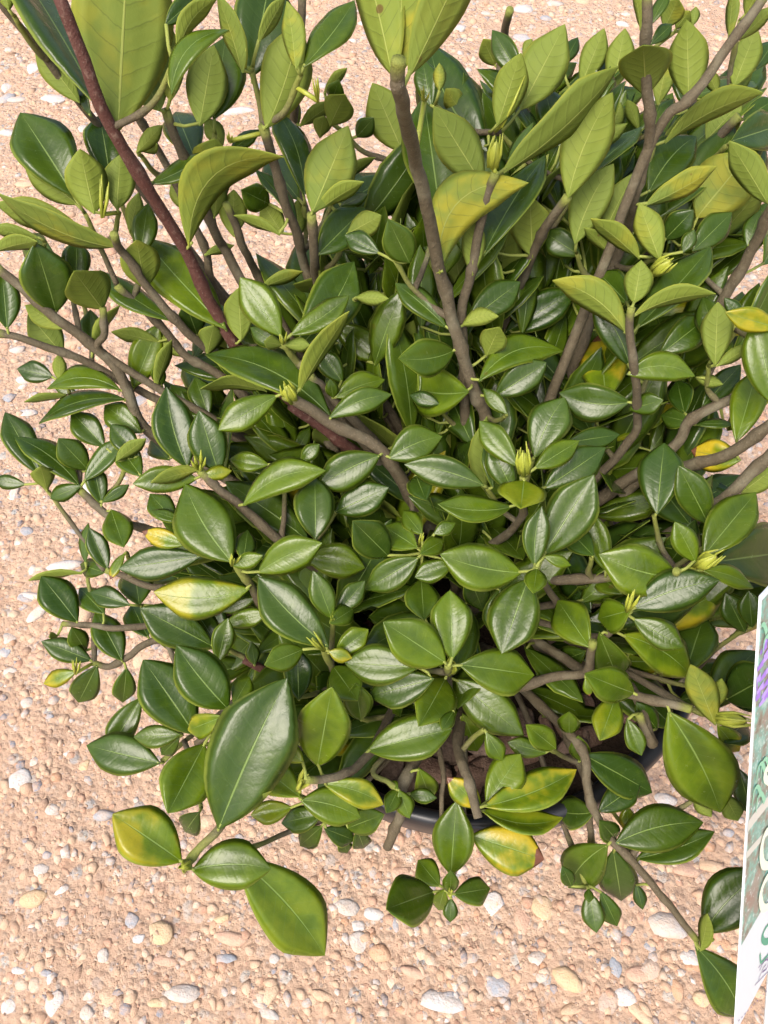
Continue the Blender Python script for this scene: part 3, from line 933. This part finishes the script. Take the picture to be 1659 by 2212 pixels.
# terminal nodes of sprigs whose stems are hidden: found from the leaves themselves (clusters of leaf bases far from any stem)
ALL = []
for reg, txt in LEAVES.items():
    ox, oy = OFFS[reg]
    for line in txt.split('\n'):
        q = line.split(); f = [float(z) for z in q[:5]]
        extra = [float(z) for z in q[6:]] + [0, 0, 0, None][len(q)-6:]
        ALL.append(dict(b=(f[0]/2+ox, f[1]/2+oy), t=(f[2]/2+ox, f[3]/2+oy), w=f[4]/2, f=q[5], y=extra[0], off=extra[1]/1000, cv=extra[2], tilt=extra[3]))
BP = [];
def rebuild_bp():
    global BPA, BPI, BPP
    BPA = np.array([tuple(p) for _, path in BR for p in path]); BPI = np.array([i for i, (_, path) in enumerate(BR) for p in path])
    BPP = np.array([proj(Vector(p)) for p in BPA])
rebuild_bp()
def base_point(L):                 # depth from the stem that passes under the leaf base, else from the shrub's outer surface
    u, v = L['b']; D = Dmap(u, v) + L['off']
    d2 = (BPP[:, 0]-u)**2 + (BPP[:, 1]-v)**2
    ok = np.where((d2 < 26**2) & (np.abs(BPP[:, 2]-D) < 0.05))[0]
    if len(ok):
        k = ok[np.argmin(d2[ok])]; D = 0.75*BPP[k, 2] + 0.25*D + (0.2*L['off'])
    return unp(u, v, D)
bases = [base_point(L) for L in ALL]
far = []
for i, b in enumerate(bases):
    if np.sqrt(((BPA-np.array(b))**2).sum(1)).min() > 0.013: far.append(i)
while far:                          # greedy clusters -> one hidden stem each
    best = max(far, key=lambda i: sum((bases[j]-bases[i]).length < 0.022 for j in far))
    cl = [j for j in far if (bases[j]-bases[best]).length < 0.022]
    c = sum((bases[j] for j in cl), Vector())/len(cl); c = c + FW*0.004
    e = BPA-np.array(c); dist = np.sqrt((e**2).sum(1)); ok = np.where((e[:, 2] < -0.018) & (dist < 0.11))[0]
    if len(ok):                     # a side twig leaving a lower point of the nearest stem
        q = Vector(BPA[ok[np.argmin(dist[ok])]]); add_stem([c, c*0.55+q*0.45+Vector((0, 0, -0.004)) + FW*0.003, q], 0.0011, 'g', taper_to=0.0015, seed=best)
    else:
        c1, rt = to_root(c, best); add_stem([c, c*0.6+c1*0.4 + FW*0.006, c1, rt], 0.0013, 'g', taper_to=0.0019, seed=best)
    rebuild_bp()
    far = [j for j in far if j not in cl]
rebuild_bp()

# ------------------------------------------------------------------ leaves
def leaf_shape(B, T, wreal, n_cam, s_img, roll, face_up, cv, arch, fold, wav, nv, nu, r, attach=None, thick=0.00035, tip_b=0.75):
    """B, T base and tip; returns verts, faces, material indices, uvs. The upper side faces +n."""
    a = T-B; L = a.length; ah = a.normalized()
    s = s_img.copy(); n = n_cam.copy()
    q = Matrix.Rotation(roll, 3, ah); s = q @ s; n = q @ n
    if not face_up: n = -n; s = -s
    vm = r.uniform(0.48, 0.60); pt = r.uniform(1.95, 2.35); pb = r.uniform(1.9, 2.3)
    vs, uv, fs, mi = [], [], [], []
    cols = 2*nu+1; top = []; bot = []
    ph = r.uniform(0, 6.28); fq = r.uniform(7, 12)
    asym = r.uniform(-.05, .05)
    for i in range(nv+1):
        t = i/nv; v = 0.5*(1-math.cos(math.pi*t))*0.45 + t*0.55
        hw = wreal/2*((max(0.0, 1-((v-vm)/(1-vm))**pt))**0.86 if v > vm else (max(0.0, 1-((vm-v)/vm)**pb)**0.92)*(0.86+0.14*v/vm))
        if v > 0.72: hw *= 1-0.22*math.sin(math.pi*0.5*(v-0.72)/0.28)
        hw = max(hw, wreal*0.016*(1-0.8*v))
        mid = B + a*v + s_img*(-cv*L*4*v*(1-v)) + n*(arch*L*(4*v*(1-v)))
        ft = fold*(1-0.35*v)
        rt_, rb_ = [], []
        for k in range(-nu, nu+1):
            x = k/nu
            zz = hw*(ft*abs(x)**1.25 - 0.20*abs(x)**3.5) + wav*hw*math.sin(v*fq+ph+(1.3 if x > 0 else 0))*abs(x)**2
            zz -= hw*0.02*(1-abs(x))
            p = mid + s*(hw*x*(1+asym*(1 if x > 0 else -1))) + n*zz
            e = abs(k) == nu
            vs.append(p + (n*thick if not e else n*0)); uv.append((0.5+0.5*x, v)); rt_.append(len(vs)-1)
            if e: rb_.append(len(vs)-1)
            else:
                th = thick*(1.0 + (2.2*(1-v) if k == 0 else 0))
                vs.append(p - n*th); uv.append((0.5+0.5*x, v)); rb_.append(len(vs)-1)
        top.append(rt_); bot.append(rb_)
    for i in range(nv):
        for k in range(cols-1):
            fs.append((top[i][k], top[i][k+1], top[i+1][k+1], top[i+1][k])); mi.append(0)
            fs.append((bot[i][k+1], bot[i][k], bot[i+1][k], bot[i+1][k+1])); mi.append(1)
    if attach is not None and (attach-B).length > 0.0015:
        m = (attach+B)/2 + (a*-0.02)
        tv, tf = tube([attach, m, B + a*0.04 + n*(arch*L*0.15)], [0.0010, 0.00075, 0.0008], 5)
        o = len(vs); vs += tv; uv += [(0.5, 0.02)]*len(tv); fs += [tuple(i+o for i in f) for f in tf]; mi += [1]*len(tf)
    return vs, fs, mi, uv
def solve(L, B, r):
    (bu, bv), (tu, tv) = L['b'], L['t']; d0 = proj(B)[2]
    Lpx = math.hypot(tu-bu, tv-bv); tilt = L['tilt']
    if tilt is None: tilt = r.uniform(0.05, 0.45) if L['f'] == 'u' else r.uniform(-0.25, 0.22)
    if L['w'] > 0.60*Lpx*math.sqrt(1+tilt*tilt):
        tilt = math.copysign(min(1.5, math.sqrt(max(0.0, (L['w']/0.52/Lpx)**2-1))), tilt if tilt else 1)
    dt = max(0.12, d0 - tilt*Lpx/FPX*d0)
    T = unp(tu, tv, dt); a = T-B; ah = a.normalized(); view = (CAMP-(B+T)/2).normalized()
    s = ah.cross(view).normalized(); n = s.cross(ah).normalized()      # n towards the camera
    wm = L['w']/FPX*(d0+dt)/2; rat = wm/a.length; roll = 0.0; wr = wm
    up = L['f'] == 't'
    if rat < 0.36:
        wr = min(0.42*a.length, max(wm, 0.37*a.length)); roll = math.acos(min(1, wm/wr*0.97))
        c = [(Matrix.Rotation(x, 3, ah) @ n).z*(1 if up else -1) for x in (roll, -roll)]
        roll = roll if c[0] > c[1] else -roll
        roll *= 0.92
    else: roll = r.uniform(-.12, .12)
    return T, wr*1.09, n, s, roll, up
rl = random.Random(77)
order = sorted(range(len(ALL)), key=lambda i: -ALL[i]['w']*math.hypot(ALL[i]['t'][0]-ALL[i]['b'][0], ALL[i]['t'][1]-ALL[i]['b'][1]))
single = set(order[:300])
joined = [[], [], [], [], []]      # verts, faces, mat idx, uv, col
def add_join(vs, fs, mi, uv, c):
    o = len(joined[0]); joined[0] += vs; joined[1] += [tuple(i+o for i in f) for f in fs]; joined[2] += mi; joined[3] += uv; joined[4] += [c]*len(vs)
SURF = []
for i, L in enumerate(ALL):
    B = bases[i]; r = random.Random(1000+i); T, wr, n, s, roll, up = solve(L, B, r)
    k = int(np.argmin(((BPA-np.array(B))**2).sum(1))); att = Vector(BPA[k]); par = BR[int(BPI[k])][0]
    big = i in single
    arch = r.uniform(0.015, 0.07); fold = r.uniform(0.22, 0.55)
    vs, fs, mi, uv = leaf_shape(B, T, wr, n, s, roll, up, L['cv'], arch if abs(L['cv']) < .1 else arch*.5, fold, r.uniform(0.02, 0.10), 15 if big else 8, 3 if big else 2, r, att, tip_b=r.uniform(0.66, 0.86))
    c = (min(1, L['y']+r.uniform(0, .16)) if L['y'] < .8 else L['y'], r.random(), r.random()*0.35 if L['y'] < .25 else 0.05, 1)
    if big:
        mesh_obj('leaf', [local(v) for v in vs], fs, [M_TOP, M_UND], par, mi=mi, uv=uv, col=[c]*len(vs))
    else: add_join(vs, fs, mi, uv, c)

# buds and stipule spikes
def spindle(B, T, w, n=8, tw=1.2, m=9, rib=0.22):
    path = [B+(T-B)*(i/m) for i in range(m+1)]; ax = (T-B).normalized(); sd = ax.orthogonal().normalized(); bb = ax.cross(sd); vs, fs = [], []
    for i, p in enumerate(path):
        t = i/m; R_ = w/2*(math.sin(math.pi*min(1, t*0.82+0.14))**0.8)*(1 if t < 1 else 0.05)
        for k in range(n*2):
            a = math.pi*k/n + tw*t; q = R_*(1+rib*(1 if k % 2 else -1)*(0.4+t)); vs.append(p+(sd*math.cos(a)+bb*math.sin(a))*q)
    N = n*2
    for i in range(m):
        for k in range(N):
            a, b = i*N+k, i*N+(k+1) % N; fs.append((a, b, b+N, a+N))
    fs.append(tuple(range(N-1, -1, -1))); fs.append(tuple(m*N+k for k in range(N)))
    return vs, fs
for it in BUDS.replace('\n', '|').split('|'):
    q = it.split(); ox, oy = OFFS[q[0]]; x, y, tx, ty, w = map(float, q[1:6])
    u, v = x/2+ox, y/2+oy; B = base_point(dict(b=(u, v), off=0)); d = proj(B)[2] - 0.003
    B = unp(u, v, d); T = unp(tx/2+ox, ty/2+oy, d-0.012); wm = w/2/FPX*d
    k = int(np.argmin(((BPA-np.array(B))**2).sum(1))); par = BR[int(BPI[k])][0]; att = Vector(BPA[k])
    r = random.Random(x+y*3); V, F = [], []
    def addm(vs, fs):
        o = len(V); V.extend(vs); F.extend(tuple(i+o for i in f) for f in fs)
    if q[6] == 'b':
        addm(*spindle(B, B+(T-B)*0.85, wm*0.8, 5)); ax = (T-B).normalized()
        for k in range(5):
            a = 2*math.pi*k/5; sd = ax.orthogonal().normalized(); o = (sd*math.cos(a)+ax.cross(sd)*math.sin(a))
            addm(*tube([B+o*wm*.25, B+(T-B)*.5+o*wm*.42, B+(T-B)*r.uniform(.95, 1.2)+o*wm*r.uniform(.1, .35)], [wm*.14, wm*.10, wm*.02], 5))
    else:
        for k in range(5):
            o = Vector((r.uniform(-1, 1), r.uniform(-1, 1), r.uniform(-1, 1)))*wm*0.45; e = B+(T-B)*r.uniform(.65, 1.05)+o*1.1
            addm(*tube([B+o*.2, (B+e)/2+o*.25, e], [wm*.10, wm*.13, wm*.025], 6))
    addm(*tube([att, B+(T-B)*0.05], [0.0011, 0.0011], 5))
    mesh_obj('bud', [local(p) for p in V], F, [M_BUD], par)

# inner leaves hidden behind the outer ones: too many and too buried to pick apart
POLYS = [[(330,840),(480,660),(520,560),(700,470),(760,430),(900,330),(900,210),(1180,260),(1330,340),(1659,300),(1720,900),(1720,1560),(1560,1640),(1420,1590),(1250,1560),(1100,1540),(900,1640),(760,1720),(650,1720),(570,1680),(460,1640),(360,1540),(330,1400),(290,1230),(330,1110),(430,1000)],
         [(910,190),(1100,120),(1659,120),(1659,320),(1330,350),(1180,270)]]
def inside(u, v, P):
    c = False; j = len(P)-1
    for i in range(len(P)):
        if (P[i][1] > v) != (P[j][1] > v) and u < (P[j][0]-P[i][0])*(v-P[i][1])/(P[j][1]-P[i][1])+P[i][0]: c = not c
        j = i
    return c
rf = random.Random(5); nf = tries = 0
while nf < 780 and tries < 30000:
    tries += 1; u, v = rf.uniform(280, 1720), rf.uniform(100, 1740)
    pi = next((k for k, P in enumerate(POLYS) if inside(u, v, P)), None)
    if pi is None: continue
    D = Dmap(u, v) + (rf.uniform(0.032, 0.12) if pi == 0 else rf.uniform(0.07, 0.16)); B = unp(u, v, D)
    if B.z < SOIL_Z+0.015: continue
    if (Vector((B.x, B.y, 0))-Vector((POTC.x, POTC.y, 0))).length > 0.30: continue
    dd = np.sqrt(((BPA-np.array(B))**2).sum(1)); k = int(np.argmin(dd))
    if dd[k] > 0.035: continue
    att = Vector(BPA[k]); out = (B-ROOT).normalized(); dirv = (out + Vector((rf.gauss(0, .55), rf.gauss(0, .55), rf.gauss(.15, .5)))).normalized()
    ln = rf.uniform(0.040, 0.068); T = B+dirv*ln; ok = True
    for f in (0.5, 1.0):
        pu, pv, pd = proj(B+dirv*ln*f)
        if not any(inside(pu, pv, P) for P in POLYS) or pd < Dmap(pu, pv)+0.026: ok = False; break
    if not ok: continue
    upv = Vector((rf.gauss(0, .4), rf.gauss(0, .4), 1)); s = dirv.cross(upv).normalized(); n = s.cross(dirv).normalized()
    vs, fs, mi, uv = leaf_shape(B, T, ln*rf.uniform(.36, .46), n, s, rf.uniform(-.5, .5), True, 0, rf.uniform(.01, .08), rf.uniform(.2, .5), .05, 6, 2, rf, att)
    add_join(vs, fs, mi, uv, (rf.random()*0.35 if rf.random() < .97 else .8, rf.random(), rf.random()*.25, 1)); nf += 1
inner = mesh_obj('inner_foliage', [local(v) for v in joined[0]], joined[1], [M_TOP, M_UND], shrub, mi=joined[2], uv=joined[3], col=joined[4])
tag(inner, kind='stuff')
print('leaves', len(ALL), 'stems', len(BR), 'inner', nf, 'tries', tries)

# ------------------------------------------------------------------ plant label
def label():
    TL = unp(1643, 1288, 0.27); BL = unp(1587, 2235, 0.36); e = TL-BL; H = e.length; ey = e.normalized()
    a = unp(1643+20, 1288-22, 0.27)-TL                       # the top edge runs up and right in the picture; find the square-on depth
    lo = FW + RT*((1663-CX)/FPX) - UP*((1266-CY)/FPX); k = -(a.dot(ey))/(lo.dot(ey)); ex = (a + lo*k).normalized()
    nz = ex.cross(ey).normalized(); W = 0.10
    if nz.dot(CAMP-TL) < 0: nz = -nz
    root = tag(empty('plant_label', BL), 'white printed plant label card with purple flower picture beside the shrub', 'label')
    def P(x, y, z=0.0): return ex*x + ey*y + nz*z
    gm = NT('label_white'); gm.set(**{'Base Color': (0.62, 0.67, 0.69), 'Roughness': 0.38, 'Normal': gm.bump(gm.noise(gm.pos(), 40, 2), 0.05, 0.001)})
    def sheet(name, poly, z0, z1, mat, par=root):
        n = len(poly); vs = [P(x, y, z1) for x, y in poly] + [P(x, y, z0) for x, y in poly]
        fs = [tuple(range(n)), tuple(range(2*n-1, n-1, -1))] + [(i, i+n, (i+1) % n+n, (i+1) % n) for i in range(n)]
        return mesh_obj(name, vs, fs, [mat], par, smooth=False)
    card = sheet('card', [(0, 0), (W, 0), (W, H), (0.0, H)], -0.0006, 0.0, gm.m)
    def hit(u, v):                                           # picture point -> card coordinates
        r = FW + RT*((u-CX)/FPX) - UP*((v-CY)/FPX); t = (BL-CAMP).dot(nz)/r.dot(nz); q = CAMP + r*t - BL; return q.dot(ex), q.dot(ey)
    yb = hit(1605, 2035)[1]
    g = NT('label_picture'); tc = g.pos(); n1 = g.noise(tc, 160, 5, 0.7); n2 = g.noise(tc, 420, 3); v = g.n('ShaderNodeTexVoronoi'); g.put(v.inputs['Vector'], tc); v.inputs['Scale'].default_value = 190
    c = g.ramp(n1, [(0.3, (0.10, 0.07, 0.05)), (0.45, (0.20, 0.22, 0.17)), (0.55, (0.13, 0.36, 0.30)), (0.7, (0.42, 0.55, 0.48))])
    c = g.mix(g.math('MULTIPLY', g.step(g.noise(tc, 48, 1), 0.55, 0.62), 0.7), c, (0.26, 0.15, 0.12))
    c = g.mix(g.step(n2, 0.6, 0.7), c, (0.52, 0.60, 0.58))
    g.set(**{'Base Color': c, 'Roughness': 0.32})
    m = 0.0016
    pic = sheet('picture', [(m, yb), (W-m, yb), (W-m, H-m*1.6), (m, H-m*1.6)], 0.0, 0.00012, g.m, card)
    flat = lambda nm, c_: (lambda z: (z.set(**{'Base Color': c_, 'Roughness': 0.4}), z.m)[1])(NT(nm))
    mp, mg, mw, ml, mk = flat('ink_purple', (0.30, 0.16, 0.62)), flat('ink_green', (0.04, 0.30, 0.19)), flat('ink_cream', (0.72, 0.80, 0.62)), flat('ink_leaf', (0.22, 0.52, 0.34)), flat('ink_violet', (0.13, 0.08, 0.24))
    mlav = flat('ink_lilac', (0.42, 0.30, 0.74)); mst = flat('ink_path', (0.55, 0.55, 0.48))
    def strip(name, pts, w, mat, par, z=0.00022):            # flat printed stroke through picture points
        q = [Vector((*hit(*p), 0)) for p in pts]; q = catmull(q, 5) if len(q) > 2 else q; vs, fs = [], []
        for i, p in enumerate(q):
            t = (q[min(i+1, len(q)-1)]-q[max(i-1, 0)]).normalized(); nn = Vector((-t.y, t.x, 0)); ww = w[0]+(w[1]-w[0])*i/(len(q)-1) if isinstance(w, tuple) else w
            for sg in (-1, 1): r = p+nn*ww/2*sg; vs.append(P(max(0.0006, r.x), r.y, z))
        for i in range(len(q)-1): fs.append((2*i, 2*i+1, 2*i+3, 2*i+2))
        return mesh_obj(name, vs, fs, [mat], par, smooth=False)
    rr = random.Random(3)
    k = 0
    for (u, v) in [(1654,1385),(1648,1402),(1650,1425),(1640,1440),(1655,1450),(1646,1462),(1634,1470),(1652,1478),(1640,1488),(1627,1492),(1650,1498),(1633,1508),(1645,1515),(1624,1518),(1655,1410),(1656,1500)]:
        strip('flower', [(u-7, v+9), (u, v), (u+8, v-11)], (0.0016, 0.0034), mp if k % 2 else mlav, pic, 0.00018+0.00001*k); k += 1
    for (u, v) in [(1646,1640),(1637,1650),(1628,1700),(1636,1715),(1650,1375),(1640,1350)]:
        strip('blade', [(u-6, v+40), (u-2, v+8), (u+6, v-2), (u+13, v+16)], (0.0008, 0.0026), ml, pic, 0.0004+0.00001*k); k += 1
    strip('path', [(1612, 1790), (1630, 1765), (1662, 1725)], 0.006, mst, pic, 0.00017); strip('path', [(1610, 1850), (1640, 1815), (1664, 1790)], 0.004, mst, pic, 0.00017)
    # big script word: only its first bowls reach into the picture
    for nm, pts, w in [('letter', [(1664,1652),(1652,1662),(1650,1680),(1662,1690)], 0.0035), ('letter', [(1664,1790),(1650,1800),(1642,1835),(1646,1866),(1662,1868)], 0.0042), ('letter', [(1664,1880),(1648,1905),(1640,1935),(1646,1960),(1663,1952)], 0.0042)]:
        strip(nm, pts, w, mw, pic, 0.0006)
    strip('letter', [(1664,1990),(1651,2008),(1646,2025),(1652,2034),(1664,2030)], (0.0015, 0.0040), mg, card, 0.0002)
    strip('letter', [(1641,2060),(1643,2078),(1650,2072),(1662,2058)], 0.0016, mg, card, 0.0002)
    strip('letter', [(1637,2117),(1646,2094),(1654,2082)], 0.0007, mk, card, 0.0003)
    strip('letter', [(1640,2096),(1650,2076),(1659,2074),(1656,2090),(1646,2100)], 0.0007, mk, card, 0.00025)
    strip('underline', [(1637, 2090), (1664, 2062)], 0.0004, mk, card, 0.0002); strip('underline', [(1630, 2128), (1664, 2092)], 0.0004, mk, card, 0.0002)
    for j in range(14):
        u, v = 1594+j*6.6, 2205-j*7.0; strip('dash', [(u, v), (u+2.8, v-3.0)], 0.0006, mk, card, 0.0002)
    c0 = P(W*.5, 0.003, -0.0015); foot = ey*(-(BL.z+0.02)/ey.z) + ex*W*.5
    vs, fs = tube([c0 + ey*0.05, c0, c0*0.5+foot*0.5, foot], [0.0018]*4, 6); mesh_obj('stake', vs, fs, [gm.m], root)
label()
